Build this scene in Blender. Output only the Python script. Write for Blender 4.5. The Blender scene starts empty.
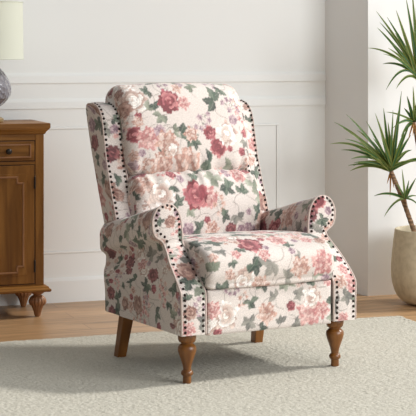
import bpy, bmesh, math, random
import numpy as np
from mathutils import Matrix, Vector
C = bpy.context.scene.collection
rad = math.radians

# ------------------------------------------------------------------ camera, world, sun, lights
CAM_H = 1.06
cam = bpy.data.objects.new('camera', bpy.data.cameras.new('camera'))
C.objects.link(cam)
cam.location = (0, 0, CAM_H)
cam.rotation_euler = (rad(90), 0, 0)
cam.data.sensor_width = 36
cam.data.lens = 36 * 1600 / 416
cam.data.shift_y = (45 - 208) / 416
cam.data.clip_end = 60
bpy.context.scene.camera = cam
vs = bpy.context.scene.view_settings
vs.view_transform = 'Standard'; vs.look = 'None'; vs.gamma = 1; vs.exposure = 0.0
vs.use_curve_mapping = False

w = bpy.data.worlds.new('world'); bpy.context.scene.world = w
w.use_nodes = True
wn, wl = w.node_tree.nodes, w.node_tree.links
wtc = wn.new('ShaderNodeTexCoord'); wsp = wn.new('ShaderNodeSeparateXYZ'); wl.new(wtc.outputs['Generated'], wsp.inputs[0])
wmr = wn.new('ShaderNodeMapRange')      # the window side of the surroundings is brighter than the far side
wmr.inputs[1].default_value = -0.8; wmr.inputs[2].default_value = 0.8
wmr.inputs[3].default_value = 0.10; wmr.inputs[4].default_value = 0.78
wl.new(wsp.outputs[0], wmr.inputs[0]); wl.new(wmr.outputs[0], wn['Background'].inputs[1])
wn['Background'].inputs[0].default_value = (0.955, 0.985, 1.0, 1)

def aim(o, d):
    o.rotation_euler = Vector(d).to_track_quat('-Z', 'Y').to_euler()
sun = bpy.data.objects.new('sun', bpy.data.lights.new('sun', 'SUN')); C.objects.link(sun)
SAZ, SEL = rad(14), rad(38)       # towards the sun: from the right, slightly behind the chair
sd = (math.cos(SAZ) * math.cos(SEL), math.sin(SAZ) * math.cos(SEL), math.sin(SEL))
aim(sun, [-v for v in sd]); sun.location = (4, 5, 3)
sun.data.energy = 2.9; sun.data.angle = rad(7); sun.data.color = (1, 0.985, 0.95)

win = bpy.data.objects.new('window_light', bpy.data.lights.new('window_light', 'AREA')); C.objects.link(win)
win.location = (4.3, 2.3, 2.1)
aim(win, Vector((0.1, 5.4, 0.5)) - win.location)
win.data.shape = 'RECTANGLE'; win.data.size = 3.2; win.data.size_y = 2.4
win.data.energy = 226; win.data.color = (0.975, 0.99, 1.0)

# ------------------------------------------------------------------ materials
def mat(name, col=(0.8, 0.8, 0.8), rough=0.5, metal=0.0, **kw):
    m = bpy.data.materials.new(name); m.use_nodes = True
    b = m.node_tree.nodes['Principled BSDF']
    b.inputs['Base Color'].default_value = (*col, 1)
    b.inputs['Roughness'].default_value = rough
    b.inputs['Metallic'].default_value = metal
    for k, v in kw.items():
        b.inputs[k.replace('_', ' ')].default_value = v
    return m
def nodes(m):
    return m.node_tree.nodes, m.node_tree.links, m.node_tree.nodes['Principled BSDF']
def bump(m, scale, strength, dist=0.002, detail=4, kind='noise', coord='Object', stretch=None):
    N, L, b = nodes(m)
    tc = N.new('ShaderNodeTexCoord'); src = tc.outputs[coord]
    if stretch:
        mp = N.new('ShaderNodeMapping'); mp.inputs['Scale'].default_value = stretch
        L.new(src, mp.inputs[0]); src = mp.outputs[0]
    if kind == 'noise':
        t = N.new('ShaderNodeTexNoise'); t.inputs['Detail'].default_value = detail; out = t.outputs[0]
    else:
        t = N.new('ShaderNodeTexVoronoi'); out = t.outputs['Distance']
    t.inputs['Scale'].default_value = scale
    L.new(src, t.inputs['Vector'])
    bp = N.new('ShaderNodeBump'); bp.inputs['Strength'].default_value = strength
    bp.inputs['Distance'].default_value = dist
    L.new(out, bp.inputs['Height']); L.new(bp.outputs[0], b.inputs['Normal'])
    return t
def vary(m, stops, scale=5, stretch=(1, 1, 1), detail=5, distort=0.0, rot=(0, 0, 0), coord='Object'):
    N, L, b = nodes(m)
    tc = N.new('ShaderNodeTexCoord'); mp = N.new('ShaderNodeMapping')
    mp.inputs['Scale'].default_value = stretch; mp.inputs['Rotation'].default_value = rot
    L.new(tc.outputs[coord], mp.inputs[0])
    t = N.new('ShaderNodeTexNoise'); t.inputs['Scale'].default_value = scale
    t.inputs['Detail'].default_value = detail; t.inputs['Distortion'].default_value = distort
    L.new(mp.outputs[0], t.inputs['Vector'])
    r = N.new('ShaderNodeValToRGB'); cr = r.color_ramp
    cr.elements[0].position = stops[0][0]; cr.elements[0].color = (*stops[0][1], 1)
    cr.elements[1].position = stops[-1][0]; cr.elements[1].color = (*stops[-1][1], 1)
    for p, c in stops[1:-1]:
        e = cr.elements.new(p); e.color = (*c, 1)
    L.new(t.outputs[0], r.inputs[0]); L.new(r.outputs[0], b.inputs['Base Color'])
    return r

M = {}
M['wall'] = mat('wall_paint', (0.80, 0.80, 0.775), 0.65)
bump(M['wall'], 60, 0.05)
M['trim'] = mat('trim_paint', (0.80, 0.80, 0.775), 0.5)
M['column'] = mat('column_sunlit_paint', (0.88, 0.88, 0.865), 0.6)  # whiter than the wall, standing in for sunlight on the column
M['walnut'] = mat('walnut_stain', (0.16, 0.055, 0.015), 0.32)
vary(M['walnut'], [(0.3, (0.115, 0.038, 0.006)), (0.7, (0.25, 0.095, 0.017))], 9, (3, 3, 0.5), 5, 0.6)
M['oak'] = mat('cabinet_wood', (0.2, 0.08, 0.025), 0.42, Specular_IOR_Level=0.3)
vary(M['oak'], [(0.3, (0.150, 0.058, 0.011)), (0.5, (0.225, 0.093, 0.018)), (0.7, (0.31, 0.138, 0.030))], 5, (6, 6, 0.7), 6, 0.5)
M['oak_h'] = mat('cabinet_wood_horizontal', (0.2, 0.08, 0.025), 0.42, Specular_IOR_Level=0.3)
vary(M['oak_h'], [(0.3, (0.150, 0.058, 0.011)), (0.5, (0.225, 0.093, 0.018)), (0.7, (0.31, 0.138, 0.030))], 5, (0.7, 6, 8), 6, 0.5)
M['oak_leg'] = mat('carved_foot_wood', (0.3, 0.13, 0.05), 0.45)
vary(M['oak_leg'], [(0.3, (0.22, 0.09, 0.032)), (0.7, (0.36, 0.17, 0.07))], 12, (1, 1, 0.5), 4)
M['bronze'] = mat('dark_bronze', (0.035, 0.024, 0.02), 0.33, 0.75)
M['iron'] = mat('dark_iron', (0.03, 0.025, 0.022), 0.4, 0.6)
M['brass'] = mat('aged_brass', (0.45, 0.33, 0.16), 0.35, 0.9)
M['gap'] = mat('painted_gap_shade', (0.03, 0.012, 0.006), 0.7)  # near-black colour painted in for the shade inside the cabinet gaps
M['dust'] = mat('dust_cover', (0.05, 0.045, 0.04), 0.9)
M['piping'] = mat('piping_fabric', (0.52, 0.42, 0.37), 0.85)

# the printed fabric: the floral print lies in the cloth's colour attribute, the weave is nodes
fab = mat('floral_linen', (0.8, 0.7, 0.6), 0.85); M['fabric'] = fab
N, L, b = nodes(fab)
b.inputs['Sheen Weight'].default_value = 0.15
at = N.new('ShaderNodeAttribute'); at.attribute_name = 'print'
uvn = N.new('ShaderNodeUVMap'); uvn.uv_map = 'cloth'
nz = N.new('ShaderNodeTexNoise'); nz.inputs['Scale'].default_value = 260; nz.inputs['Detail'].default_value = 3
L.new(uvn.outputs[0], nz.inputs['Vector'])
mr = N.new('ShaderNodeMapRange'); mr.inputs[1].default_value = 0.3; mr.inputs[2].default_value = 0.7
mr.inputs[3].default_value = 0.80; mr.inputs[4].default_value = 1.14
L.new(nz.outputs[0], mr.inputs[0])
mx = N.new('ShaderNodeMix'); mx.data_type = 'RGBA'; mx.blend_type = 'MULTIPLY'; mx.inputs[0].default_value = 1
L.new(at.outputs['Color'], mx.inputs[6]); L.new(mr.outputs[0], mx.inputs[7]); L.new(mx.outputs[2], b.inputs['Base Color'])
nz2 = N.new('ShaderNodeTexNoise'); nz2.inputs['Scale'].default_value = 30; nz2.inputs['Detail'].default_value = 6
L.new(uvn.outputs[0], nz2.inputs['Vector'])
bp = N.new('ShaderNodeBump'); bp.inputs['Strength'].default_value = 0.35; bp.inputs['Distance'].default_value = 0.004
L.new(nz2.outputs[0], bp.inputs['Height']); L.new(bp.outputs[0], b.inputs['Normal'])

# rug
M['rug'] = mat('wool_rug', (0.65, 0.62, 0.54), 0.95)
bump(M['rug'], 420, 0.6, 0.003, 3)
vary(M['rug'], [(0.30, (0.43, 0.40, 0.325)), (0.70, (0.575, 0.545, 0.47))], 170, (1, 1, 1), 6)
# floor planks
M['floor'] = mat('oak_floor', (0.4, 0.25, 0.13), 0.36)
N, L, b = nodes(M['floor'])
tc = N.new('ShaderNodeTexCoord')
br = N.new('ShaderNodeTexBrick')
br.inputs['Scale'].default_value = 1.0
br.inputs['Brick Width'].default_value = 1.3; br.inputs['Row Height'].default_value = 0.13
br.inputs['Mortar Size'].default_value = 0.0012; br.offset = 0.37
br.inputs['Color1'].default_value = (0.47, 0.285, 0.145, 1); br.inputs['Color2'].default_value = (0.39, 0.225, 0.108, 1)
br.inputs['Mortar'].default_value = (0.19, 0.105, 0.05, 1)
L.new(tc.outputs['Object'], br.inputs['Vector'])
mp = N.new('ShaderNodeMapping'); mp.inputs['Scale'].default_value = (1.2, 14, 1)
L.new(tc.outputs['Object'], mp.inputs[0])
nz = N.new('ShaderNodeTexNoise'); nz.inputs['Scale'].default_value = 2.2; nz.inputs['Detail'].default_value = 7
nz.inputs['Distortion'].default_value = 1.2
L.new(mp.outputs[0], nz.inputs['Vector'])
mr = N.new('ShaderNodeMapRange'); mr.inputs[1].default_value = 0.3; mr.inputs[2].default_value = 0.7
mr.inputs[3].default_value = 0.68; mr.inputs[4].default_value = 1.22
L.new(nz.outputs[0], mr.inputs[0])
mx = N.new('ShaderNodeMix'); mx.data_type = 'RGBA'; mx.blend_type = 'MULTIPLY'; mx.inputs[0].default_value = 1
L.new(br.outputs['Color'], mx.inputs[6]); L.new(mr.outputs[0], mx.inputs[7]); L.new(mx.outputs[2], b.inputs['Base Color'])

# ------------------------------------------------------------------ mesh helpers
def link(name, me, m, parent=None):
    o = bpy.data.objects.new(name, me); C.objects.link(o)
    if m is not None and not me.materials: me.materials.append(m)
    if parent is not None: o.parent = parent
    return o
def smooth(me, on=True):
    me.polygons.foreach_set('use_smooth', [on] * len(me.polygons))
def bm_obj(name, bm, m, parent=None, sm=False):
    bmesh.ops.recalc_face_normals(bm, faces=bm.faces)
    me = bpy.data.meshes.new(name); bm.to_mesh(me); bm.free()
    if sm: smooth(me)
    return link(name, me, m, parent)
def auto(o, ang=35):
    smooth(o.data)
    me = o.data
    bm = bmesh.new(); bm.from_mesh(me)
    for e in bm.edges:
        e.smooth = not (len(e.link_faces) == 2 and e.calc_face_angle(0) > rad(ang))
    bm.to_mesh(me); bm.free()
    return o
def box(bm, lo, hi, bev=0.0, mtx=None):
    c = [(a + b_) / 2 for a, b_ in zip(lo, hi)]; s = [abs(b_ - a) for a, b_ in zip(lo, hi)]
    r = bmesh.ops.create_cube(bm, size=1, matrix=Matrix.Translation(c) @ Matrix.Diagonal((*s, 1)))
    vs_ = r['verts']
    if bev:
        es = list({e for v in vs_ for e in v.link_edges})
        rr = bmesh.ops.bevel(bm, geom=es, offset=bev, segments=2, affect='EDGES', profile=0.6)
        vs_ = list({v for f in rr['faces'] for v in f.verts} | {v for v in vs_ if v.is_valid})
    if mtx is not None:
        seen = set(); st = [v for v in vs_ if v.is_valid]
        while st:
            v = st.pop()
            if v in seen: continue
            seen.add(v)
            for e in v.link_edges: st.append(e.other_vert(v))
        bmesh.ops.transform(bm, matrix=mtx, verts=list(seen))
def lathe(bm, prof, seg=32, mtx=None, flute=None):
    rings = []
    for r, z in prof:
        ring = []
        for k in range(seg):
            a = 2 * math.pi * k / seg
            rr = r
            if flute: rr = r * (1 + flute[2] * abs(math.sin(flute[0] * a / 2)) * (1 if flute[1][0] <= z <= flute[1][1] else 0) - (flute[2] if flute[1][0] <= z <= flute[1][1] else 0))
            p = Vector((rr * math.cos(a), rr * math.sin(a), z))
            ring.append(bm.verts.new(mtx @ p if mtx is not None else p))
        rings.append(ring)
    for a_, b_ in zip(rings, rings[1:]):
        for k in range(seg):
            bm.faces.new((a_[k], a_[(k + 1) % seg], b_[(k + 1) % seg], b_[k]))
    bm.faces.new(rings[0][::-1]); bm.faces.new(rings[-1])
def spline(pts, n, closed=False):
    """Catmull-Rom through pts, resampled to n points of equal arc length (numpy)."""
    P = np.array(pts, float)
    if closed: Q = np.vstack([P[-1], P, P[0], P[1]])
    else: Q = np.vstack([2 * P[0] - P[1], P, 2 * P[-1] - P[-2]])
    out = []
    for i in range(1, len(Q) - 2):
        t = np.linspace(0, 1, 24, endpoint=False)[:, None]
        a, b_, c, d = Q[i - 1], Q[i], Q[i + 1], Q[i + 2]
        out.append(0.5 * (2 * b_ + (c - a) * t + (2 * a - 5 * b_ + 4 * c - d) * t ** 2 + (3 * b_ - a - 3 * c + d) * t ** 3))
    out = np.vstack(out + [Q[-2][None]])
    s = np.r_[0, np.cumsum(np.linalg.norm(np.diff(out, axis=0), axis=1))]
    q = np.linspace(0, s[-1], n + (1 if closed else 0))
    R_ = np.stack([np.interp(q, s, out[:, k]) for k in range(P.shape[1])], 1)
    return R_
def tube(bm, pts, r, seg=8, closed=False):
    P = [Vector(p) for p in pts]; n = len(P); rings = []
    up = None
    for i in range(n):
        a = P[i - 1] if (i or closed) else P[i]; c = P[(i + 1) % n] if (i < n - 1 or closed) else P[i]
        t = (c - a).normalized()
        if up is None:
            up = t.orthogonal().normalized()
        up = (up - t * up.dot(t)).normalized(); sd_ = t.cross(up)
        ri = r[i] if hasattr(r, '__len__') else r
        rings.append([bm.verts.new(P[i] + (up * math.cos(2 * math.pi * k / seg) + sd_ * math.sin(2 * math.pi * k / seg)) * ri) for k in range(seg)])
    for i in range(n if closed else n - 1):
        a_, b_ = rings[i], rings[(i + 1) % n]
        for k in range(seg): bm.faces.new((a_[k], a_[(k + 1) % seg], b_[(k + 1) % seg], b_[k]))
    if not closed:
        bm.faces.new(rings[0][::-1]); bm.faces.new(rings[-1])
def sstep(a, b_, x):
    t = np.clip((x - a) / (b_ - a), 0, 1); return t * t * (3 - 2 * t)
def thing(name, label, cat, loc=(0, 0, 0), rz=0, group=None):
    o = bpy.data.objects.new(name, None); C.objects.link(o); o.empty_display_size = 0.05
    o.location = loc; o.rotation_euler = (0, 0, rz); o['label'] = label; o['category'] = cat
    if group: o['group'] = group
    return o
def tag(o, label, cat, group=None):
    o['label'] = label; o['category'] = cat
    if group: o['group'] = group
    return o

# ------------------------------------------------------------------ room (u runs along the back wall, v out from it)
RA = math.atan2(0.41, 1.161)
ROOM = Matrix.Translation((-0.65, 6.58, 0)) @ Matrix.Rotation(RA, 4, 'Z') @ Matrix.Diagonal((1, -1, 1, 1))
def room_obj(name, bm, m, sm=False):
    bm.transform(ROOM)
    o = bm_obj(name, bm, m, None, sm); o['kind'] = 'structure'; return o
U_J = 1.231         # where the back wall meets the column

# floor: local frame turned with the room so that the planks run along the wall
bm = bmesh.new(); box(bm, (-4, -1.2, -0.06), (5, 7.5, 0))
bmesh.ops.transform(bm, matrix=Matrix.Diagonal((1, -1, 1, 1)), verts=bm.verts)
fl = bm_obj('floor', bm, M['floor']); fl['kind'] = 'structure'
fl.matrix_world = Matrix.Translation((-0.65, 6.58, 0)) @ Matrix.Rotation(RA, 4, 'Z')
bm = bmesh.new(); box(bm, (-3.2, -0.12, 0), (U_J + 0.12, 0, 2.7)); room_obj('wall_back', bm, M['wall'])
# column: footprint from the junction to its front corner, then parallel with the wall
inv = ROOM.inverted()
cj = inv @ Vector((0.511, 6.99, 0)); cc = inv @ Vector((0.676, 6.757, 0))
bm = bmesh.new()
foot = [(cj.x, -0.12), (cj.x, 0), (cc.x, cc.y), (cc.x + 0.62, cc.y), (cc.x + 0.62, -0.12)]
lo = [bm.verts.new((x, y, 0)) for x, y in foot]; hi = [bm.verts.new((x, y, 2.7)) for x, y in foot]
for k in range(5): bm.faces.new((lo[k], lo[(k + 1) % 5], hi[(k + 1) % 5], hi[k]))
bm.faces.new(lo); bm.faces.new(hi)
room_obj('wall_right', bm, M['column'])

def moulding(name, z0, z1, d, u0=-3.2, u1=U_J, kind='cap'):
    bm = bmesh.new()
    if kind == 'cap':
        pr = [(0, z0), (d * .35, z0), (d * .45, z0 + (z1 - z0) * .35), (d * .8, z0 + (z1 - z0) * .6), (d, z0 + (z1 - z0) * .75), (d, z1 - .002), (d * .9, z1), (0, z1)]
    else:
        pr = [(0, z0), (d, z0), (d, z1 - .012), (d * .6, z1 - .004), (d * .4, z1), (0, z1)]
    a = [bm.verts.new((u0, v, z)) for v, z in pr]; b_ = [bm.verts.new((u1, v, z)) for v, z in pr]
    for k in range(len(pr) - 1): bm.faces.new((a[k], a[k + 1], b_[k + 1], b_[k]))
    bm.faces.new(a); bm.faces.new(b_)
    return room_obj(name, bm, M['trim'])
moulding('baseboard_back', 0, 0.100, 0.012, kind='base')
moulding('trim_1', 0.903, 0.944, 0.008, kind='base')
moulding('trim_2', 0.798, 0.838, 0.007, kind='base')
# raised picture-frame moulding of the wainscot panel
def panel_frame(name, u0, u1, z0, z1, wd=0.010, d=0.004):
    bm = bmesh.new()
    box(bm, (u0, 0, z1 - wd), (u1, d, z1), 0.003); box(bm, (u0, 0, z0), (u1, d, z0 + wd), 0.003)
    box(bm, (u0, 0, z0 + wd), (u0 + wd, d, z1 - wd), 0.003); box(bm, (u1 - wd, 0, z0 + wd), (u1, d, z1 - wd), 0.003)
    room_obj(name, bm, M['trim'])
panel_frame('trim_3', -0.95, 1.012, 0.200, 0.722)

# ------------------------------------------------------------------ rug
rng = np.random.default_rng(4)
def vnoise(x, y, seed, f):
    """smooth value noise on 2-D points"""
    r = np.random.default_rng(seed); G = r.random((257, 257))
    X = x * f; Y = y * f
    xi = np.floor(X).astype(int); yi = np.floor(Y).astype(int); fx = X - xi; fy = Y - yi
    fx = fx * fx * (3 - 2 * fx); fy = fy * fy * (3 - 2 * fy)
    g = lambda a, b_: G[a % 257, b_ % 257]
    return (g(xi, yi) * (1 - fx) + g(xi + 1, yi) * fx) * (1 - fy) + (g(xi, yi + 1) * (1 - fx) + g(xi + 1, yi + 1) * fx) * fy
nu, nv = 640, 600
rw, rl = 2.3, 2.15
uu = np.linspace(0, rw, nu); vv = np.linspace(0, rl, nv)
U, V = np.meshgrid(uu, vv, indexing='ij')
edge = np.minimum(np.minimum(U, rw - U), np.minimum(V, rl - V))
Z = 0.0008 + 0.0028 * vnoise(U, V, 1, 230) + 0.0014 * vnoise(U, V, 2, 110) + 0.0008 * vnoise(U, V, 3, 30)
Z = Z * sstep(-0.004, 0.012, edge) + 0.0005
jit = (vnoise(U, V, 5, 70) - .5) * 0.016 * (edge < 0.02)
co = np.stack([U + jit, -(V + jit), Z], -1).reshape(-1, 3)
def grid_faces(nu, nv, off=0, closed_v=False):
    i = np.arange(nu - 1)[:, None]; j = np.arange(nv if closed_v else nv - 1)[None, :]
    j2 = (j + 1) % nv
    return np.stack([i * nv + j, (i + 1) * nv + j, (i + 1) * nv + j2, i * nv + j2], -1).reshape(-1, 4) + off
def np_mesh(name, co, faces):
    me = bpy.data.meshes.new(name)
    me.vertices.add(len(co)); me.vertices.foreach_set('co', np.asarray(co, np.float32).ravel())
    me.loops.add(faces.size); me.loops.foreach_set('vertex_index', faces.astype(np.int32).ravel())
    me.polygons.add(len(faces)); me.polygons.foreach_set('loop_start', np.arange(0, faces.size, 4, dtype=np.int32))
    me.update(calc_edges=True); me.validate(); smooth(me)
    return me
me = np_mesh('rug', co, grid_faces(nu, nv))
rug = link('rug', me, M['rug'])
RUG_R = math.atan2(0.59, 1.59)
cx, cy = 0.747, 6.255          # back right corner
rug.rotation_euler = (0, 0, RUG_R)
rug.location = (cx - rw * math.cos(RUG_R), cy - rw * math.sin(RUG_R), 0)
tag(rug, 'large cream textured wool rug lying on the wooden floor under the armchair', 'rug')
RUGZ = 0.0055

# ------------------------------------------------------------------ floral print (colours by position on the cloth)
def srgb(r, g, b_): 
    c = np.array([r, g, b_]) / 255.0
    return np.where(c <= 0.04045, c / 12.92, ((c + 0.055) / 1.055) ** 2.4)
CREAM = srgb(210, 199, 191)
PAL = {
 'rose':   [srgb(140, 62, 70), srgb(170, 92, 98), srgb(194, 124, 124), srgb(122, 50, 58)],
 'dark':   [srgb(112, 58, 62), srgb(138, 74, 78), srgb(158, 98, 98), srgb(96, 46, 52)],
 'pink':   [srgb(196, 138, 134), srgb(212, 164, 156), srgb(182, 116, 114), srgb(224, 186, 178)],
 'peach':  [srgb(196, 154, 138), srgb(212, 180, 166), srgb(172, 126, 112), srgb(222, 198, 186)],
 'pale':   [srgb(234, 226, 218), srgb(212, 192, 180), srgb(240, 232, 226), srgb(188, 160, 148)],
 'taupe':  [srgb(150, 112, 100), srgb(174, 136, 122), srgb(132, 94, 84), srgb(190, 156, 142)],
 'mauve':  [srgb(150, 122, 132), srgb(172, 146, 152), srgb(130, 102, 114), srgb(190, 166, 168)],
 'green':  [srgb(60, 74, 64), srgb(84, 98, 84), srgb(46, 56, 50), srgb(104, 116, 100)],
 'sage':   [srgb(120, 126, 108), srgb(146, 150, 132), srgb(96, 102, 88), srgb(164, 166, 150)],
 'grey':   [srgb(112, 110, 104), srgb(134, 130, 122), srgb(92, 92, 88), srgb(152, 148, 138)],
}
STEM = srgb(104, 92, 82)
def blend(col, idx, a, c):
    a = a[:, None]; col[idx] = col[idx] * (1 - a) + c * a
def near(uv, u, v, r):
    d = (uv[:, 0] - u) ** 2 + (uv[:, 1] - v) ** 2
    return np.nonzero(d < r * r)[0]
def stamp_bloom(col, uv, u, v, r, pal, seed, n=26, ruff=.14, petal=True):
    R_ = np.random.default_rng(seed); P = PAL[pal]
    i = near(uv, u, v, r * 1.35)
    if not len(i): return
    x = (uv[i, 0] - u) / r; y = (uv[i, 1] - v) / r
    th = np.arctan2(y, x); rho = np.hypot(x, y)
    ph = R_.random(3) * 6.28
    edge = 0.93 + ruff * np.cos(5 * th + ph[0]) * .6 + ruff * .5 * np.cos(9 * th + ph[1]) + .05 * np.cos(17 * th + ph[2])
    x = x + .10 * (vnoise(x * 3 + 9, y * 3 + 9, seed % 97, 2.0) - .5); y = y + .10 * (vnoise(x * 3 + 19, y * 3 + 9, seed % 89, 2.0) - .5)
    k = np.arange(n); pr = np.sqrt((k + .5) / n) * 1.0; pt = k * 2.39996 + ph[0]
    px = pr * np.cos(pt) + R_.normal(0, .05, n); py = pr * np.sin(pt) + R_.normal(0, .05, n)
    D = np.hypot(x[:, None] - px, (y[:, None] - py))
    o = np.argsort(D, 1)[:, :2]; d1 = np.take_along_axis(D, o[:, :1], 1)[:, 0]; d2 = np.take_along_axis(D, o[:, 1:], 1)[:, 0]
    cid = o[:, 0]; rc = R_.integers(0, 4, n); c = np.array(P)[rc][cid]
    # petal shading of the print: rim of each petal lighter, gaps darker
    rim = np.clip((d2 - d1) * 6, 0, 1)[:, None]
    c = c * (0.70 + 0.30 * rim) + 0.10 * (1 - np.clip(d1 * 5, 0, 1))[:, None] * (c ** .5)
    if petal: c = c * (0.86 + 0.26 * rho[:, None])
    if petal and pal not in ('pink', 'peach', 'mauve'):
        c = np.tile(P[0], (len(i), 1))
        for l, (R1, m_) in enumerate(((1.0, 7), (.80, 6), (.60, 5), (.40, 4), (.22, 3))):
            p0 = R_.random() * 6.28; a_ = ((th + p0 + .25 * np.sin(2 * th + p0)) % 6.2832) / 6.2832 * m_
            fr = a_ - np.floor(a_); lobe = np.sin(math.pi * fr) ** .45
            Rl = R1 * (.80 + .20 * lobe); ins_ = (rho < Rl) | (l == 0)
            pc_ = np.array(P)[R_.integers(0, 4, m_ + 1)][np.floor(a_).astype(int)]
            q = np.clip((rho - (R1 - .30)) / .30, 0, 1)
            shade_ = (.66 + .42 * q) * (.80 + .20 * lobe) * np.where(rho > Rl - .05, 1.10, 1)
            c = np.where(ins_[:, None], pc_ * shade_[:, None], c)
    a = np.clip((edge - rho) * r / 0.0025 + .5, 0, 1) * .95
    blend(col, i, a, c)
def stamp_leaf(col, uv, u, v, ln, wd, ang, pal, seed):
    R_ = np.random.default_rng(seed); P = PAL[pal]
    ca, sa = math.cos(ang), math.sin(ang); cu, cv = u + ca * ln / 2, v + sa * ln / 2
    i = near(uv, cu, cv, ln * .65)
    if not len(i): return
    x = uv[i, 0] - u; y = uv[i, 1] - v
    p = (x * ca + y * sa) / ln; q = (-x * sa + y * ca)
    q = q - 0.12 * ln * np.sin(p * 3) * R_.choice([-1, 1])
    pc = np.clip(p, 0, 1)
    half = wd * .5 * np.sin(math.pi * pc ** .75) ** .8 * (1 + .13 * np.sin(pc * 22))
    a = np.clip((half - np.abs(q)) / 0.0022 + .3, 0, 1) * ((p > 0) & (p < 1))
    c0, c1 = P[R_.integers(0, 2)], P[R_.integers(2, 4)]
    t = np.clip(.5 + q / wd * 1.4, 0, 1)[:, None]; c = c0 * (1 - t) + c1 * t
    vein = np.exp(-(q / 0.0011) ** 2)[:, None] * .35
    c = c * (1 - vein) + PAL['sage'][3] * vein
    blend(col, i, a * .93, c)
def stamp_line(col, uv, pts, wd, c):
    P = spline(pts, max(6, int(np.linalg.norm(np.diff(np.array(pts), axis=0), axis=1).sum() / .002)))
    ctr = P.mean(0); r = np.abs(P - ctr).max() * 1.5 + .01
    i = near(uv, ctr[0], ctr[1], r)
    if not len(i): return
    D = np.min(np.hypot(uv[i, 0][:, None] - P[:, 0], uv[i, 1][:, None] - P[:, 1]), 1)
    blend(col, i, np.clip((wd - D) / .0018 + .5, 0, 1) * .8, c)
def stamp(col, uv, kind, u, v, r, seed):
    R_ = np.random.default_rng(seed)
    if kind[:4] == 'leaf':
        pal = kind[5:] or 'green'; n = R_.integers(3, 6); a0 = R_.random() * 6.28
        stamp_line(col, uv, [(u, v), (u + r * math.cos(a0 + 2.4), v + r * math.sin(a0 + 2.4)), (u + 1.7 * r * math.cos(a0 + 2.9), v + 1.7 * r * math.sin(a0 + 2.9))], .0011, STEM)
        for k in range(n):
            a = a0 + (k - (n - 1) / 2) * 1.05 + R_.normal(0, .15)
            stamp_leaf(col, uv, u, v, r * R_.uniform(.9, 1.25), r * R_.uniform(.55, .78), a, pal, seed * 7 + k)
    elif kind[:5] == 'spray':
        pal = kind[6:] or 'mauve'; a0 = R_.random() * 6.28
        for k in range(5):
            a = a0 + (k - 2) * .6; e = (u + r * math.cos(a), v + r * math.sin(a))
            m_ = (u + .5 * r * math.cos(a + .3), v + .5 * r * math.sin(a + .3))
            stamp_line(col, uv, [(u, v), m_, e], .0009, STEM)
            stamp_bloom(col, uv, e[0], e[1], r * .26, pal, seed + k, n=5, ruff=.3, petal=False)
            if k % 2: stamp_leaf(col, uv, m_[0], m_[1], r * .45, r * .18, a + .9, 'grey', seed + 20 + k)
        stamp_bloom(col, uv, u, v, r * .3, pal, seed + 9, n=5, ruff=.3)
    elif kind == 'bud':
        stamp_leaf(col, uv, u, v, r * 2, r * .9, R_.random() * 6.28, 'dark', seed)
    elif kind in ('peony',):
        stamp_bloom(col, uv, u, v, r, 'pale', seed, n=44, ruff=.2)
    else:
        stamp_bloom(col, uv, u, v, r, kind, seed, n=64 if kind in ('pink', 'peach') else 22, ruff=.2 if kind in ('pink', 'peach') else .12)

MOTIFS = {}
#MOTIFS_BEGIN
MOTIFS['head_cushion'] = [('peony', -0.2, 0.348, 0.0433), ('taupe', -0.237, 0.324, 0.0288), ('leaf_sage', -0.155, 0.314, 0.0289), ('leaf_green', -0.143, 0.378, 0.0218), ('rose', -0.074, 0.336, 0.04), ('leaf_sage', -0.11, 0.29, 0.0326), ('leaf_green', -0.131, 0.33, 0.0217), ('rose', -0.216, 0.229, 0.0287), ('pink', -0.17, 0.211, 0.0394), ('mauve', -0.125, 0.235, 0.0216), ('peach', -0.104, 0.196, 0.0396), ('peony', -0.086, 0.169, 0.0252), ('leaf_sage', -0.068, 0.232, 0.0253), ('leaf_green', -0.122, 0.166, 0.0215), ('leaf_green', -0.047, 0.229, 0.0362), ('leaf_green', -0.002, 0.193, 0.0291), ('peach', -0.032, 0.126, 0.047), ('peach', -0.131, 0.12, 0.043), ('spray_mauve', 0.035, 0.278, 0.0366), ('leaf_green', 0.104, 0.339, 0.0443), ('pink', -0.017, 0.33, 0.0219), ('leaf_sage', 0.029, 0.387, 0.0221), ('leaf_green', 0.146, 0.378, 0.0223), ('rose', 0.068, 0.223, 0.0256), ('rose', 0.095, 0.172, 0.033), ('rose', 0.143, 0.166, 0.011), ('peony', 0.14, 0.22, 0.0405), ('peach', -0.008, 0.22, 0.0254), ('leaf_green', 0.053, 0.129, 0.0328), ('taupe', -0.249, 0.396, 0.0254)]
MOTIFS['wing_0'] = [('leaf_green', -0.115, 0.849, 0.0219), ('dark', 0.062, 0.717, 0.029), ('mauve', 0.082, 0.777, 0.0255), ('leaf_green', 0.021, 0.6, 0.0251), ('taupe', -0.014, 0.564, 0.0321), ('leaf_green', 0.042, 0.66, 0.0217), ('taupe', 0.005, 0.834, 0.0218), ('dark', -0.037, 0.684, 0.0287), ('leaf_green', -0.048, 0.594, 0.0214), ('taupe', -0.045, 0.546, 0.0214), ('leaf_green', -0.04, 0.801, 0.0216)]
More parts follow.
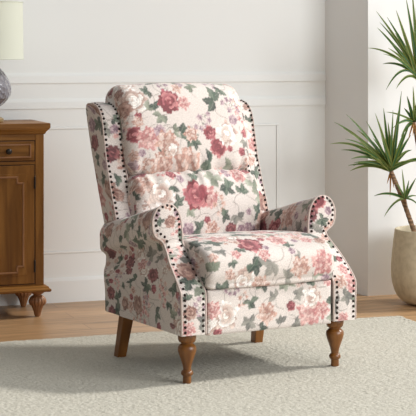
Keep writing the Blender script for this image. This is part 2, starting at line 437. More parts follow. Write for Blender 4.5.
MOTIFS['lumbar_cushion'] = [('leaf_green', 0.152, 0.231, 0.0328), ('pink', 0.014, 0.222, 0.0359), ('pink', 0.155, 0.295, 0.0293), ('leaf_sage', 0.047, 0.28, 0.029), ('rose', -0.032, 0.228, 0.0465), ('peony', -0.161, 0.237, 0.0461), ('leaf_green', -0.113, 0.261, 0.0249), ('peach', -0.223, 0.28, 0.0354), ('leaf_green', -0.252, 0.246, 0.0283), ('leaf_green', -0.026, 0.277, 0.0252), ('leaf_sage', -0.059, 0.188, 0.0321), ('leaf_green', -0.104, 0.213, 0.0249), ('spray_peach', 0.038, 0.197, 0.0324), ('leaf_green', -0.023, 0.118, 0.0286), ('mauve', -0.068, 0.121, 0.0214), ('peach', 0.026, 0.118, 0.0251), ('dark', 0.101, 0.112, 0.0217), ('leaf_green', 0.071, 0.157, 0.0253), ('leaf_grey', 0.128, 0.154, 0.029)]
MOTIFS['panel_0'] = [('spray_pink', -0.276, 0.397, 0.0267), ('leaf_green', -0.319, 0.417, 0.0166), ('leaf_green', -0.306, 0.111, 0.0227), ('taupe', -0.295, 0.07, 0.0227), ('pink', -0.3, 0.019, 0.0227), ('taupe', -0.284, 0.411, 0.02)]
MOTIFS['seat_cushion'] = [('leaf_grey', -0.218, 0.172, 0.0231), ('leaf_grey', -0.182, 0.142, 0.023), ('peach', -0.215, 0.117, 0.0163), ('pink', -0.131, 0.123, 0.0165), ('leaf_green', -0.155, 0.096, 0.0197), ('leaf_green', -0.077, 0.081, 0.033), ('peony', -0.113, 0.035, 0.0395), ('peach', -0.05, 0.023, 0.0265), ('leaf_green', -2.041, 0.326, 0.0262), ('leaf_sage', -0.223, 0.075, 0.0391), ('leaf_green', -0.104, 0.145, 0.0199), ('pink', 0.053, 0.187, 0.0305), ('leaf_green', 0.077, 0.151, 0.0202), ('pink', 0.161, 0.178, 0.0205), ('pink', -0.032, 0.114, 0.0199), ('pink', 0.182, 0.075, 0.0406), ('leaf_sage', 0.167, 0.044, 0.0271), ('leaf_grey', -0.011, 0.087, 0.0399), ('peach', 0.098, 0.065, 0.0336), ('leaf_grey', 0.095, 0.099, 0.0201), ('leaf_grey', 0.047, 0.035, 0.0268), ('peach', -0.164, 0.059, 0.0164), ('taupe', 0.206, 0.166, 0.0205)]
MOTIFS['footrest_panel'] = [('dark', -0.206, 0.303, 0.0131), ('pink', 0.143, 0.195, 0.044), ('peony', 0.152, 0.242, 0.0339), ('leaf_grey', 0.103, 0.257, 0.0236), ('pink', 0.191, 0.198, 0.0272), ('leaf_grey', 0.091, 0.164, 0.0202), ('peony', -0.167, 0.208, 0.0427), ('leaf_green', -0.076, 0.245, 0.0265), ('leaf_grey', -0.079, 0.18, 0.0265), ('peach', -0.018, 0.204, 0.0333), ('pink', -0.212, 0.229, 0.0262), ('leaf_grey', 0.015, 0.251, 0.0267), ('leaf_grey', 0.039, 0.17, 0.0234), ('spray_peach', -0.115, 0.26, 0.0231)]
MOTIFS['arm_1'] = [('peach', 0.246, 0.419, 0.0466), ('leaf_sage', 0.139, 0.441, 0.0282), ('leaf_grey', 0.169, 0.356, 0.0319), ('leaf_green', 0.375, 0.449, 0.0257), ('pink', 0.061, 0.987, 0.0245)]
MOTIFS['arm_0'] = [('taupe', 0.151, 0.553, 0.0335), ('leaf_green', 0.253, 0.555, 0.0238), ('leaf_green', 0.202, 0.588, 0.0236), ('leaf_green', 0.169, 0.614, 0.0202), ('taupe', 0.443, 0.553, 0.0316), ('leaf_green', 0.352, 0.588, 0.0242), ('taupe', 0.2, 0.468, 0.0204), ('dark', 0.473, 0.643, 0.0319), ('dark', 0.148, 0.801, 0.0369), ('dark', 0.323, 0.774, 0.0276), ('peony', 0.263, 0.687, 0.0342), ('taupe', 0.254, 0.936, 0.0341), ('bud', 0.031, 0.965, 0.0197), ('leaf_green', 0.437, 0.733, 0.0281), ('leaf_green', 0.194, 0.855, 0.0338), ('leaf_green', 0.007, 0.845, 0.0294), ('dark', 0.454, 0.92, 0.0282), ('leaf_green', 0.363, 0.624, 0.0243), ('leaf_green', 0.126, 0.948, 0.03), ('dark', 0.448, 0.991, 0.0247), ('spray_pink', 0.093, 0.887, 0.0332), ('leaf_green', 0.348, 0.871, 0.0208), ('peony', 0.069, 0.777, 0.0198), ('taupe', 0.346, 0.944, 0.0243), ('pink', 0.062, 0.718, 0.0198), ('leaf_green', -0.006, 0.822, 0.0261)]
MOTIFS['panel_1'] = [('leaf_green', 0.293, 0.39, 0.0246), ('pink', 0.29, 0.173, 0.0207), ('pink', 0.27, 0.007, 0.0205), ('peach', 0.26, 0.129, 0.0239)]
MOTIFS['wing_1'] = [('leaf_green', -0.026, 0.783, 0.0227), ('taupe', -0.026, 0.838, 0.019), ('pink', -0.032, 0.696, 0.0226), ('peach', -0.061, 0.645, 0.0225)]
#MOTIFS_END
CLOTHS = []
def paint(part, uv, seed):
    """colour for every cloth point: listed motifs where the print shows them, scattered ones elsewhere"""
    n = len(uv); col = np.tile(CREAM, (n, 1))
    tone = (vnoise(uv[:, 0] + 3, uv[:, 1] + 3, seed, 9) - .5)[:, None]
    col = col * (1 + .10 * tone * np.array([1, 1.1, 1.25]))
    R_ = np.random.default_rng(seed)
    u0, v0 = uv.min(0); u1, v1 = uv.max(0)
    listed = MOTIFS.get(part, [])
    used = [(m[1], m[2], m[3] * 1.05) for m in listed]
    big = [ 'rose', 'pink', 'peony', 'peach', 'peony', 'dark', 'pink', 'taupe']
    jobs = []
    def free(u, v, r): return all((u - a) ** 2 + (v - b_) ** 2 > (r + c) ** 2 for a, b_, c in used)
    area = (u1 - u0) * (v1 - v0)
    # faint branches under everything
    for k in range(int(area * 110)):
        u, v = R_.uniform(u0, u1), R_.uniform(v0, v1); a = R_.normal(1.57, .7); l = R_.uniform(.03, .06)
        stamp_line(col, uv, [(u, v), (u + l * math.cos(a), v + l * math.sin(a)), (u + 1.9 * l * math.cos(a + .7), v + 1.9 * l * math.sin(a + .7))], .0010, STEM * 1.2)
    for k in range(int(area * 3200)):
        t = R_.random(); u, v = R_.uniform(u0, u1), R_.uniform(v0, v1)
        if t < .24: kind, r = big[R_.integers(0, len(big))], R_.uniform(.030, .048)
        elif t < .60: kind, r = ['leaf_green', 'leaf_sage', 'leaf_grey', 'leaf_green'][R_.integers(0, 4)], R_.uniform(.026, .042)
        elif t < .85: kind, r = ['spray_mauve', 'spray_peach', 'spray_pink'][R_.integers(0, 3)], R_.uniform(.026, .040)
        else: kind, r = ['rose', 'peach', 'mauve'][R_.integers(0, 3)], R_.uniform(.012, .020)
        if free(u, v, r * .62):
            used.append((u, v, r * .62)); jobs.append((kind, u, v, r, seed * 1000 + k))
    jobs += [(m[0], m[1], m[2], m[3] * 1.06, seed * 77 + i) for i, m in enumerate(listed)]
    jobs.sort(key=lambda j: 0 if j[0][:5] == 'spray' else 1 if j[0][:4] == 'leaf' else 2)
    for kind, u, v, r, s in jobs: stamp(col, uv, kind, u, v, r, s)
    return np.clip(col, 0.01, 1)

def arc(P, axis):
    d = np.linalg.norm(np.diff(P, axis=axis), axis=-1)
    s = np.cumsum(d, axis=axis)
    z = np.zeros_like(np.take(s, [0], axis=axis))
    return np.concatenate([z, s], axis=axis)
def cloth(name, grids, parent, seed, part=None):
    """one mesh out of grids [(P[nu,nv,3], UV[nu,nv,2]), ...] with the print painted on"""
    co = []; uv = []; fc = []; off = 0
    for P, W in grids:
        a, b_ = P.shape[:2]
        co.append(P.reshape(-1, 3)); uv.append(W.reshape(-1, 2)); fc.append(grid_faces(a, b_, off)); off += a * b_
    co = np.vstack(co); uv = np.vstack(uv); fc = np.vstack(fc)
    col = paint(part or name, uv, seed)
    me = bpy.data.meshes.new(name)
    me.vertices.add(len(co)); me.vertices.foreach_set('co', co.astype(np.float32).ravel())
    me.loops.add(fc.size); me.loops.foreach_set('vertex_index', fc.astype(np.int32).ravel())
    me.polygons.add(len(fc)); me.polygons.foreach_set('loop_start', np.arange(0, fc.size, 4, dtype=np.int32))
    me.update(calc_edges=True); smooth(me)
    ul = me.uv_layers.new(name='cloth'); ul.data.foreach_set('uv', uv[fc.ravel()].astype(np.float32).ravel())
    ca = me.color_attributes.new('print', 'FLOAT_COLOR', 'POINT')
    ca.data.foreach_set('color', np.c_[col, np.ones(len(col))].astype(np.float32).ravel())
    # weld the seams between grids so that the cloth shades as one surface
    o = link(name, me, fab, parent)
    CLOTHS.append((part or name, o))
    return o
def orient(P, outward_from):
    """flip the grid when its faces look inward"""
    a, b_ = P.shape[0] // 2, P.shape[1] // 2
    n = np.cross(P[a + 1, b_] - P[a, b_], P[a, b_ + 1] - P[a, b_])
    return (n @ (P[a, b_] - np.array(outward_from))) > 0
def fix(P, W, c):
    return (P, W) if orient(P, c) else (P[::-1].copy(), W[::-1].copy())

STEP = 0.003
def cushion(name, prof, hw, parent, seed, depth=0.03, disp=None, pw=4.0, x0=0.0, wfun=None, part=None):
    """side profile (y,z) closed, carried across x from -hw to hw with rounded ends"""
    L_ = np.linalg.norm(np.diff(np.vstack([prof, prof[:1]]), axis=0), axis=1).sum()
    P2 = spline(prof, int(L_ / STEP), closed=True)
    ctr = P2[:-1].mean(0)
    # stations across: the flat part at STEP, the rounded ends by angle
    th = np.linspace(math.pi / 2, 0, 14)
    xe = hw - depth + depth * np.cos(th); se = np.sin(th)
    inner = np.linspace(0, hw - depth, int((hw - depth) / STEP) + 1)[:-1]
    xs = np.r_[inner, xe]; ins = np.r_[np.zeros(len(inner)), (1 - se) * depth]
    xs = np.r_[-xs[::-1], xs[1:]]; ins = np.r_[ins[::-1], ins[1:]]
    rel = P2 - ctr; rad_ = np.linalg.norm(rel, axis=1, keepdims=True)
    dirn = rel / np.maximum(rad_, 1e-6)
    # local thickness so that thin places do not turn inside out
    G = np.zeros((len(xs), len(P2), 3))
    tan = np.roll(P2, -1, 0) - np.roll(P2, 1, 0); tan[0] = P2[1] - P2[-2]; tan[-1] = tan[0]
    nrm = np.stack([tan[:, 1], -tan[:, 0]], 1); nrm /= np.linalg.norm(nrm, axis=1, keepdims=True)
    if ((nrm * rel).sum(1).mean()) < 0: nrm = -nrm
    for i, x in enumerate(xs):
        q = P2 - nrm * ins[i]
        if wfun is not None: xx = x * wfun(q)
        else: xx = np.full(len(q), x)
        G[i, :, 0] = xx + x0; G[i, :, 1:] = q
    Wd = np.zeros(G.shape[:2] + (2,))
    m = len(xs) // 2; au = arc(G, 0); Wd[..., 0] = au - au[m][None]; Wd[..., 1] = arc(G, 1)[m][None]
    if disp is not None:
        D = disp(G, xs[:, None] / hw)
        G[..., 1] += nrm[None, :, 0] * D; G[..., 2] += nrm[None, :, 1] * D
    # end caps: from the last ring towards the profile's middle
    grids = [fix(G, Wd, (x0, *ctr))]
    for s in (0, -1):
        ring = G[s]; k = np.linspace(0, 1, 30)[:, None, None]
        c = np.array([ring[:, 0].mean() , *ctr])
        cap = ring[None] * (1 - k) + c * k
        sgn = -1 if s == 0 else 1
        cap[..., 0] += sgn * 0.010 * np.sin(k[..., 0] * math.pi / 2)
        uvc = np.stack([sgn * (2.0) + cap[..., 1], cap[..., 2]], -1)
        grids.append(fix(cap, uvc, (x0 - sgn * .0, *ctr)))
    return cloth(name, grids, parent, seed, part)

# ------------------------------------------------------------------ armchair
YAW = rad(29)
chair = thing('armchair', 'wingback armchair in cream fabric with rose floral print and nailhead trim on the rug', 'armchair',
              (0.176, 5.1315, RUGZ), YAW)
def hump(x, c, w_): return np.exp(-((x - c) / w_) ** 2)

# seat cushion
seat_prof = [(-0.045, 0.292), (-0.062, 0.312), (-0.070, 0.345), (-0.062, 0.385), (-0.035, 0.412), (0.01, 0.428), (0.10, 0.434), (0.22, 0.427), (0.34, 0.411), (0.43, 0.398), (0.445, 0.36), (0.43, 0.30), (0.3, 0.288), (0.1, 0.288)]
def seat_disp(G, a):
    x, y, z = G[..., 0], G[..., 1], G[..., 2]
    top = sstep(.38, .43, z) * (y > -.08)
    d = top * (.010 * (1 - np.abs(a) ** 2.2) * sstep(-.03, .06, y) - .004)
    d = d + .0035 * (vnoise(x + 2, y + z + 2, 11, 9) - .5) + .002 * (vnoise(x + 2, y * 2 + z + 2, 12, 24) - .5)
    d = d + .004 * hump(y, -.065, .03) * (1 - a ** 4)
    return d
cushion('seat_cushion', seat_prof, 0.236, chair, 21, 0.022, seat_disp)

# lumbar cushion (lower back)
low_prof = [(0.48, 0.375), (0.425, 0.375), (0.402, 0.405), (0.398, 0.46), (0.406, 0.53), (0.428, 0.582), (0.458, 0.603), (0.50, 0.609), (0.56, 0.609), (0.56, 0.50), (0.53, 0.40)]
def low_disp(G, a):
    x, y, z = G[..., 0], G[..., 1], G[..., 2]
    fr = sstep(.53, .46, y)
    d = fr * (.020 * (1 - np.abs(a) ** 2.5))
    d = d + fr * .0040 * np.sin(x * 95 + 2 * np.sin(x * 31)) * hump(z, .588, .03) * .8
    d = d + .004 * (vnoise(x + 2, z * 1.2 + 2, 13, 12) - .5) - .005 * hump(np.abs(a), 1, .12) * 0
    return d
cushion('lumbar_cushion', low_prof, 0.243, chair, 22, 0.035, low_disp)

# head cushion (upper back), rolls over the top of the back
up_prof = [(0.58, 0.607), (0.53, 0.609), (0.492, 0.618), (0.474, 0.652), (0.492, 0.73), (0.515, 0.80), (0.538, 0.86), (0.563, 0.894), (0.600, 0.912), (0.645, 0.912), (0.684, 0.892), (0.70, 0.85), (0.69, 0.76), (0.65, 0.66)]
def up_disp(G, a):
    x, y, z = G[..., 0], G[..., 1], G[..., 2]
    fr = sstep(.62, .54, y)
    d = fr * .026 * (1 - np.abs(a) ** 2.5) + .006 * (1 - a ** 2) * sstep(.88, .93, z)
    d = d + fr * .0045 * np.sin(x * 88 + 1.5 + 2 * np.sin(x * 27)) * hump(z, .633, .03)
    d = d + .004 * (vnoise(x + 2, z * 1.2 + 2, 14, 11) - .5)
    return d
cushion('head_cushion', up_prof, 0.240, chair, 23, 0.035, up_disp)

# armrests: scroll profile carried from the front swoop to the back
def prof_arm(n):
    pts = [(.238, .155), (.238, .24), (.238, .33), (.238, .42), (.239, .47), (.246, .515), (.266, .546), (.295, .556), (.325, .544), (.342, .514), (.343, .482), (.334, .456), (.314, .442), (.306, .430), (.309, .40), (.318, .36), (.323, .28), (.322, .22), (.322, .155)]
    return spline(pts, n)
def yfront(z):
    return -.050 + .155 * sstep(.27, .45, z) * .5 + .155 * .5 * np.clip((z - .285) / .145, 0, 1)
YB = .535
def zdrop(y, z, x):
    return .098 * np.clip((y - .07) / .47, 0, 1.1) * sstep(.20, .44, z)
NA = 430
def build_arm(s, side):
    A2 = prof_arm(NA)
    na = NA
    ts = np.linspace(0, 1, 185)
    G = np.zeros((len(ts), na, 3))
    x, z = A2[:, 0], A2[:, 1]; yf = yfront(z)
    for i, t in enumerate(ts):
        yb = YB - .025 * (1 - sstep(.15, .45, z))
        y = yf * (1 - t) + yb * t
        # the roll gets a little slimmer towards the back
        k = 1 - .16 * t * sstep(.43, .50, z)
        xx = .285 + (x - .285) * np.where(z > .43, k, 1)
        zz = z - zdrop(y, z, x) - .012 * t * sstep(.5, .556, z)
        G[i, :, 0] = xx; G[i, :, 1] = y; G[i, :, 2] = zz
    roll = sstep(.43, .50, z)[None]
    wob = .004 * (vnoise(G[..., 1] + 2, np.arange(na)[None] * .0027 + 3 + 0 * G[..., 1], 31 + side, 14) - .5) * sstep(0, .08, ts)[:, None]
    G[..., 0] += wob * np.where(x < .28, -1, 1)[None]
    G[..., 2] += wob * roll
    # rounding of the back end
    e = sstep(.93, 1, ts)[:, None] ** 2
    cxr = .285; G[..., 0] = G[..., 0] * (1 - .18 * e) + cxr * .18 * e
    W = np.zeros(G.shape[:2] + (2,)); W[..., 0] = G[..., 1]; W[..., 1] = arc(G, 1)[0][None]
    grids = []
    G[..., 0] *= s; grids.append(fix(G, W, (s * .285, .3, .35)))
    # back end cap
    ring = G[-1]; h = na // 2; kk = np.linspace(0, 1, 24)
    A_ = ring[:h]; B_ = ring[::-1][:h]
    cap = A_[:, None] * (1 - kk[None, :, None]) + B_[:, None] * kk[None, :, None]
    cap[..., 1] += .02 * np.sin(kk * math.pi)[None] ** .7
    grids.append(fix(cap, np.stack([cap[..., 0] + 5, cap[..., 2]], -1), (s * .285, .3, .35)))
    arm = cloth('armrest', grids, chair, 41 + side, 'arm_%d' % side)
    # front facing panel
    ring = np.stack([x * s, yf, z - zdrop(yf, z, x)], 1)
    A_ = ring[:h]; B_ = ring[::-1][:h]; kk = np.linspace(0, 1, 34)
    cap = A_[:, None] * (1 - kk[None, :, None]) + B_[:, None] * kk[None, :, None]
    Wp = np.stack([cap[..., 0], arc(cap, 0)[:, :1] + 0 * cap[..., 2]], -1)
    bul = np.sin(kk * math.pi)[None] ** .5 * sstep(0, .05, 1 - np.arange(h) / h)[:, None]
    cap[..., 1] -= .006 * bul + .001
    cap[..., 2] += .002 * bul
    pan = cloth('arm_front_panel', [fix(cap, Wp, (s * .285, .3, .35))], arm, 51 + side, 'panel_%d' % side)
    # welt round the panel
    bm = bmesh.new()
    wl = ring[::4].copy(); wl[:, 1] -= .001
    tube(bm, wl, .0036, 8)
    bm_obj('piping', bm, M['piping'], arm, True)
    # nail line: inset from the outline
    d = np.gradient(A2, axis=0); d /= np.linalg.norm(d, axis=1, keepdims=True)
    nin = np.stack([d[:, 1], -d[:, 0]], 1)          # towards the inside of the outline
    if nin[20, 0] < 0: nin = -nin
    ins = A2 + nin * .0105
    S = np.r_[0, np.cumsum(np.linalg.norm(np.diff(ins, axis=0), axis=1))]
    cnt = 50
    q = np.linspace(.012, S[-1] - .012, cnt)
    nx = np.interp(q, S, ins[:, 0]); nz = np.interp(q, S, ins[:, 1])
    yy = yfront(nz)
    sl = (yfront(nz + .004) - yfront(nz - .004)) / .008
    return pan, [(s * a, b_ - .0055, c - 0, k) for a, b_, c, k in zip(nx, yy, nz, sl)]

def nail_mesh():
    bm = bmesh.new()
    r = .0046
    lathe(bm, [(r * 1.02, -.001), (r, .0006), (r * .86, .0022), (r * .55, .0034), (r * .18, .0040)], 10)
    me = bpy.data.meshes.new('nailhead'); bmesh.ops.recalc_face_normals(bm, faces=bm.faces); bm.to_mesh(me); bm.free(); smooth(me); me.materials.append(M['bronze'])
    return me
NAIL = nail_mesh()
for side, s in enumerate((-1, 1)):
    pan, nails = build_arm(s, side)
    for x, y, z, sl in nails:
        o = bpy.data.objects.new('nailhead', NAIL); C.objects.link(o); o.parent = pan
        o.location = (x, y, z)
        n = Vector((0, -1, sl)).normalized()
        o.rotation_euler = n.to_track_quat('Z', 'Y').to_euler()

# footrest panel below the seat, and the hidden box of the base
def flat_panel(name, x0, x1, z0, z1, y, th, parent, seed, bulge=.006):
    nx, nz = int((x1 - x0) / STEP), int((z1 - z0) / STEP)
    a = np.linspace(x0, x1, nx); c = np.linspace(z0, z1, nz)
    X, Zz = np.meshgrid(a, c, indexing='ij')
    ea = np.minimum(X - x0, x1 - X); ez = np.minimum(Zz - z0, z1 - Zz)
    e = np.minimum(ea, ez)
    Y = y - bulge * np.sqrt(np.clip(1 - (1 - np.clip(e / .016, 0, 1)) ** 2, 0, 1)) + .0016 * (vnoise(X + 2, Zz + 2, seed, 14) - .5)
    G = np.stack([X, Y, Zz], -1); W = np.stack([X, Zz], -1)
    rim = []
    B_ = G.copy(); B_[..., 1] = y + th
    side_ = lambda ed, bd, o_: (np.stack([ed, bd], 1), np.stack([np.stack([ed[:, 0], ed[:, 2]], -1), np.stack([bd[:, 0], bd[:, 2] + th], -1)], 1))
    c0 = ((x0 + x1) / 2, y + th / 2, (z0 + z1) / 2)
    gs = [fix(G, W, c0), fix(B_, W + 3, c0)]
    out = [gs[0], gs[1]]
    for sl in ((slice(None), 0), (slice(None), -1), (0, slice(None)), (-1, slice(None))):
        ed, bd = G[sl], B_[sl]
        P = np.stack([ed, (ed + bd) / 2, bd], 1); Wn = np.stack([P[..., 0], P[..., 2] + P[..., 1] - y], -1)
        out.append(fix(P, Wn, c0))
    return cloth(name, out, parent, seed)
flat_panel('footrest_panel', -.229, .229, .150, .290, -.047, .05, chair, 61)
bm = bmesh.new(); box(bm, (-.236, .0, .152), (.236, .50, .288)); box(bm, (-.312, -.030, .157), (.312, .49, .170))
bm_obj('base_frame', bm, M['dust'], chair)

# wings
def wing_front(z):  return np.interp(z + .014, [.40, .45, .52, .574, .667, .768, .80, .825, .845, .858, .866], [.435, .450, .476, .500, .535, .560, .567, .577, .593, .613, .648])
def wing_back(z):   return np.interp(z + .014, [.40, .474, .60, .70, .80, .845, .860, .866], [.535, .562, .612, .653, .693, .708, .705, .690])
wing_rows = []
def build_wing(s, side):
    zs = np.r_[np.linspace(.40, .80, 134), np.linspace(.802, .8515, 28)]
    # section: rounded slab from the front face round the outside to the back and along the inside
    G = []
    for z in zs:
        f, b_ = float(wing_front(z)), float(wing_back(z)); b_ = max(b_, f + .02)
        flare = .004 * math.sin((z - .4) / .46 * math.pi)
        xi, xo = .238, .300 + flare
        r = .007
        def arcp(cx_, cy_, a0, a1, n=5): return [(cx_ + r * math.cos(a), cy_ + r * math.sin(a)) for a in np.linspace(a0, a1, n)]
        line = [(x_, b_) for x_ in np.linspace(xi, xi, 1)]
        sec = [(xi, y_) for y_ in np.linspace(b_, f + r, 30)[:-1]] + arcp(xi + r, f + r, math.pi, 1.5 * math.pi) \
            + [(x_, f) for x_ in np.linspace(xi + r, xo - r, 16)[1:-1]] + arcp(xo - r, f + r, 1.5 * math.pi, 2 * math.pi) \
            + [(xo, y_) for y_ in np.linspace(f + r, b_ - r, 44)[1:-1]] + arcp(xo - r, b_ - r, 0, .5 * math.pi) \
            + [(x_, b_) for x_ in np.linspace(xo - r, xi, 8)[1:]]
        G.append([(x_ * s, y_, z) for x_, y_ in sec])
    G = np.array(G)
    G[..., 1] -= .016 * np.clip((.297 - np.abs(G[..., 0])) / .059, 0, 1) * (G[..., 1] < wing_front(zs)[:, None] + .02)
    # padding on the strip and outside
    W = np.stack([arc(G, 1), arc(G, 0)], -1); W[..., 0] -= .2; W[..., 1] = zs[:, None]
    k = arc(G, 1); G[..., 1] -= .0022 * (vnoise(k + 1, W[..., 1] + 2, 71 + side, 16) - .5)
    gs = [fix(G, W, (s * .29, .58, .6))]
    ring = G[-1]; h = len(ring) // 2; kk = np.linspace(0, 1, 10)
    A_ = ring[:h]; B_ = ring[::-1][:h]
    cap = A_[:, None] * (1 - kk[None, :, None]) + B_[:, None] * kk[None, :, None]; cap[..., 2] += .003 * np.sin(kk * math.pi)[None]
    gs.append(fix(cap, np.stack([cap[..., 0], cap[..., 1] + 2], -1), (s * .29, .58, .5)))
    wg = cloth('wing', gs, chair, 71 + side, 'wing_%d' % side)
    zz = np.linspace(.46, .8515, 300)
    for xx, off in ((.2450, .014), (.2935, .002)):
        P = np.stack([np.full(len(zz), xx * s), wing_front(zz), zz], 1)
        S = np.r_[0, np.cumsum(np.linalg.norm(np.diff(P, axis=0), axis=1))]
        q = np.arange(.01, S[-1], .0185)
        pz = np.interp(q, S, zz)
        for z in pz:
            sl = float(wing_front(z + .003) - wing_front(z - .003)) / .006
            wing_rows.append((xx * s, float(wing_front(z)) - off, float(z), sl))
    for xx, off in ((.238, .015), (.299, .0)):
        bm = bmesh.new()
        P = [(xx * s, float(wing_front(z)) + .001 - off, z) for z in np.linspace(.42, .852, 60)]
        tube(bm, P, .0028, 6); bm_obj('piping', bm, M['piping'], wg, True)
for side, s in enumerate((-1, 1)): build_wing(s, side)
bm = bmesh.new(); tmp = bmesh.new(); tmp.from_mesh(NAIL)
for x, y, z, sl in wing_rows:
    n = Vector((0, -1, min(sl, 6))).normalized()
    mt = Matrix.Translation((x, y - .0005, z)) @ n.to_track_quat('Z', 'Y').to_matrix().to_4x4()
    me = NAIL.copy(); me.transform(mt); bm.from_mesh(me); bpy.data.meshes.remove(me)
tmp.free()
o = bm_obj('nailhead_trim', bm, M['bronze'], chair, True); o['kind'] = 'stuff'; o['label'] = 'rows of dark bronze nailheads down both wings'

# outside back
zs = np.linspace(.15, .850, 200); xs = np.linspace(-.285, .285, 150)
def back_y(z): return np.interp(z, [.15, .37, .474, .60, .70, .80, .86, .885], [.505, .530, .570, .620, .662, .702, .718, .706])
X, Zz = np.meshgrid(xs, zs, indexing='ij')
edge = np.minimum(0.285 - np.abs(X), .850 - Zz)
Yb = back_y(Zz) - .03 * (1 - np.sqrt(np.clip(1 - (1 - np.clip(edge / .03, 0, 1)) ** 2, 0, 1)))
G = np.stack([X, Yb, Zz], -1); Gf = G.copy(); Gf[..., 1] = back_y(Zz) - .045 - .05 * (Zz < .7) - .0
gs = [fix(G, np.stack([X, Zz], -1), (0, .3, .5))]
gs.append(fix(Gf, np.stack([X + 4, Zz], -1), (0, .9, .5)))
for sl in ((0, slice(None)), (-1, slice(None)), (slice(None), -1), (slice(None), 0)):
    P = np.stack([G[sl], (G[sl] + Gf[sl]) / 2, Gf[sl]], 1)
    gs.append(fix(P, np.stack([P[..., 1] + 8, P[..., 2]], -1), (0, .55, .5)))
cloth('outside_back', gs, chair, 81)

# legs
leg_prof = [(.0122, 0), (.0135, .003), (.0130, .022), (.0150, .0235), (.0190, .028), (.0192, .034), (.0165, .0395), (.0125, .042), (.0122, .045), (.0150, .058), (.0205, .075), (.0262, .090), (.0295, .104), (.0285, .114), (.0225, .121), (.0185, .1235), (.0190, .126), (.0240, .1285), (.0275, .134), (.0290, .142), (.0290, .150), (.027, .156)]
for x in (-.276, .276):
    bm = bmesh.new(); lathe(bm, leg_prof, 40, Matrix.Translation((x, .0, -.001)))
    auto(bm_obj('front_leg', bm, M['walnut'], chair), 50)
for x in (-.262, .262):
    bm = bmesh.new()
    v = []
    for z, yc, xc, h in ((-.003, .493, x * 1.03, .0160), (.15, .455, x, .0195)):
        v.append([bm.verts.new((xc + a * h, yc + b_ * h, z)) for a, b_ in ((-1, -1), (1, -1), (1, 1), (-1, 1))])
    for k in range(4): bm.faces.new((v[0][k], v[0][(k + 1) % 4], v[1][(k + 1) % 4], v[1][k]))
    bm.faces.new(v[0][::-1]); bm.faces.new(v[1])
    bmesh.ops.bevel(bm, geom=list(bm.edges), offset=.0015, segments=2, affect='EDGES')
    bm_obj('back_leg', bm, M['walnut'], chair)

# ------------------------------------------------------------------ cabinet (local x along the wall, y towards the wall)
CU, CV = -0.105, 0.325       # right front edge of the body
cabm = ROOM @ Matrix.Translation((CU, CV, 0))
p0 = cabm @ Vector((0, 0, 0))
cab = thing('cabinet', 'brown wooden cabinet with drawers over panelled doors on carved feet under the lamp', 'cabinet', p0, RA)
CW = 0.84; CD = 0.30
bm = bmesh.new()
box(bm, (-CW, .004, .115), (0, CD, .715), .002)
bm_obj('body', bm, M['oak'], cab)
def frame_edge(name, prof, mat_, parent):
    """moulded slab: profile (outset, z) carried round the front and sides"""
    bm = bmesh.new(); rings = []
    for o_, z in prof:
        rings.append([bm.verts.new(p) for p in ((-CW - o_, -o_, z), (o_, -o_, z), (o_, CD, z), (-CW - o_, CD, z))])
    for a_, b_ in zip(rings, rings[1:]):
        for k in range(4): bm.faces.new((a_[k], a_[(k + 1) % 4], b_[(k + 1) % 4], b_[k]))
    bm.faces.new(rings[0][::-1]); bm.faces.new(rings[-1])
    return bm_obj(name, bm, mat_, parent)
frame_edge('cabinet_top', [(.002, .712), (.006, .716), (.008, .722), (.015, .730), (.019, .733), (.019, .736), (.022, .738), (.022, .7535), (.020, .756)], M['oak_h'], cab)
frame_edge('base_moulding', [(.004, .100), (.022, .100), (.025, .104), (.025, .110), (.018, .114), (.016, .120), (.004, .124)], M['oak_h'], cab)
# face frame, drawer and doors: stiles first
for a, c in ((-.034, 0), (-CW, -CW + .034)):
    bm = bmesh.new(); box(bm, (a, -.004, .124), (c, .01, .712), .002); bm_obj('stile', bm, M['oak'], cab)
for a, c in ((.690, .712), (.596, .608), (.124, .130)):
    bm = bmesh.new(); box(bm, (-CW + .034, -.003, a), (-.034, .01, c), .001); bm_obj('rail', bm, M['oak_h'], cab)
bm = bmesh.new(); box(bm, (-CW + .034, .0, .124), (-.034, .006, .712)); bm_obj('gap_shade_sheet', bm, M['gap'], cab)  # added dark sheet, paints the shade between drawers, doors and frame
def ring_mould(bm, x0, x1, z0, z1, wd, y0, y1):
    box(bm, (x0, y0, z1 - wd), (x1, y1, z1), .002); box(bm, (x0, y0, z0), (x1, y1, z0 + wd), .002)
    box(bm, (x0, y0, z0 + wd), (x0 + wd, y1, z1 - wd), .002); box(bm, (x1 - wd, y0, z0 + wd), (x1, y1, z1 - wd), .002)
def knob(x, z, parent):
    bm = bmesh.new()
    mt = Matrix.Translation((x, -.007, z)) @ Matrix.Rotation(rad(90), 4, 'X')
    lathe(bm, [(.0075, 0), (.0075, .003), (.005, .005), (.005, .012), (.009, .016), (.012, .021), (.0115, .026), (.007, .030), (.002, .031)], 20, mt)
    return bm_obj('knob', bm, M['iron'], parent, True)
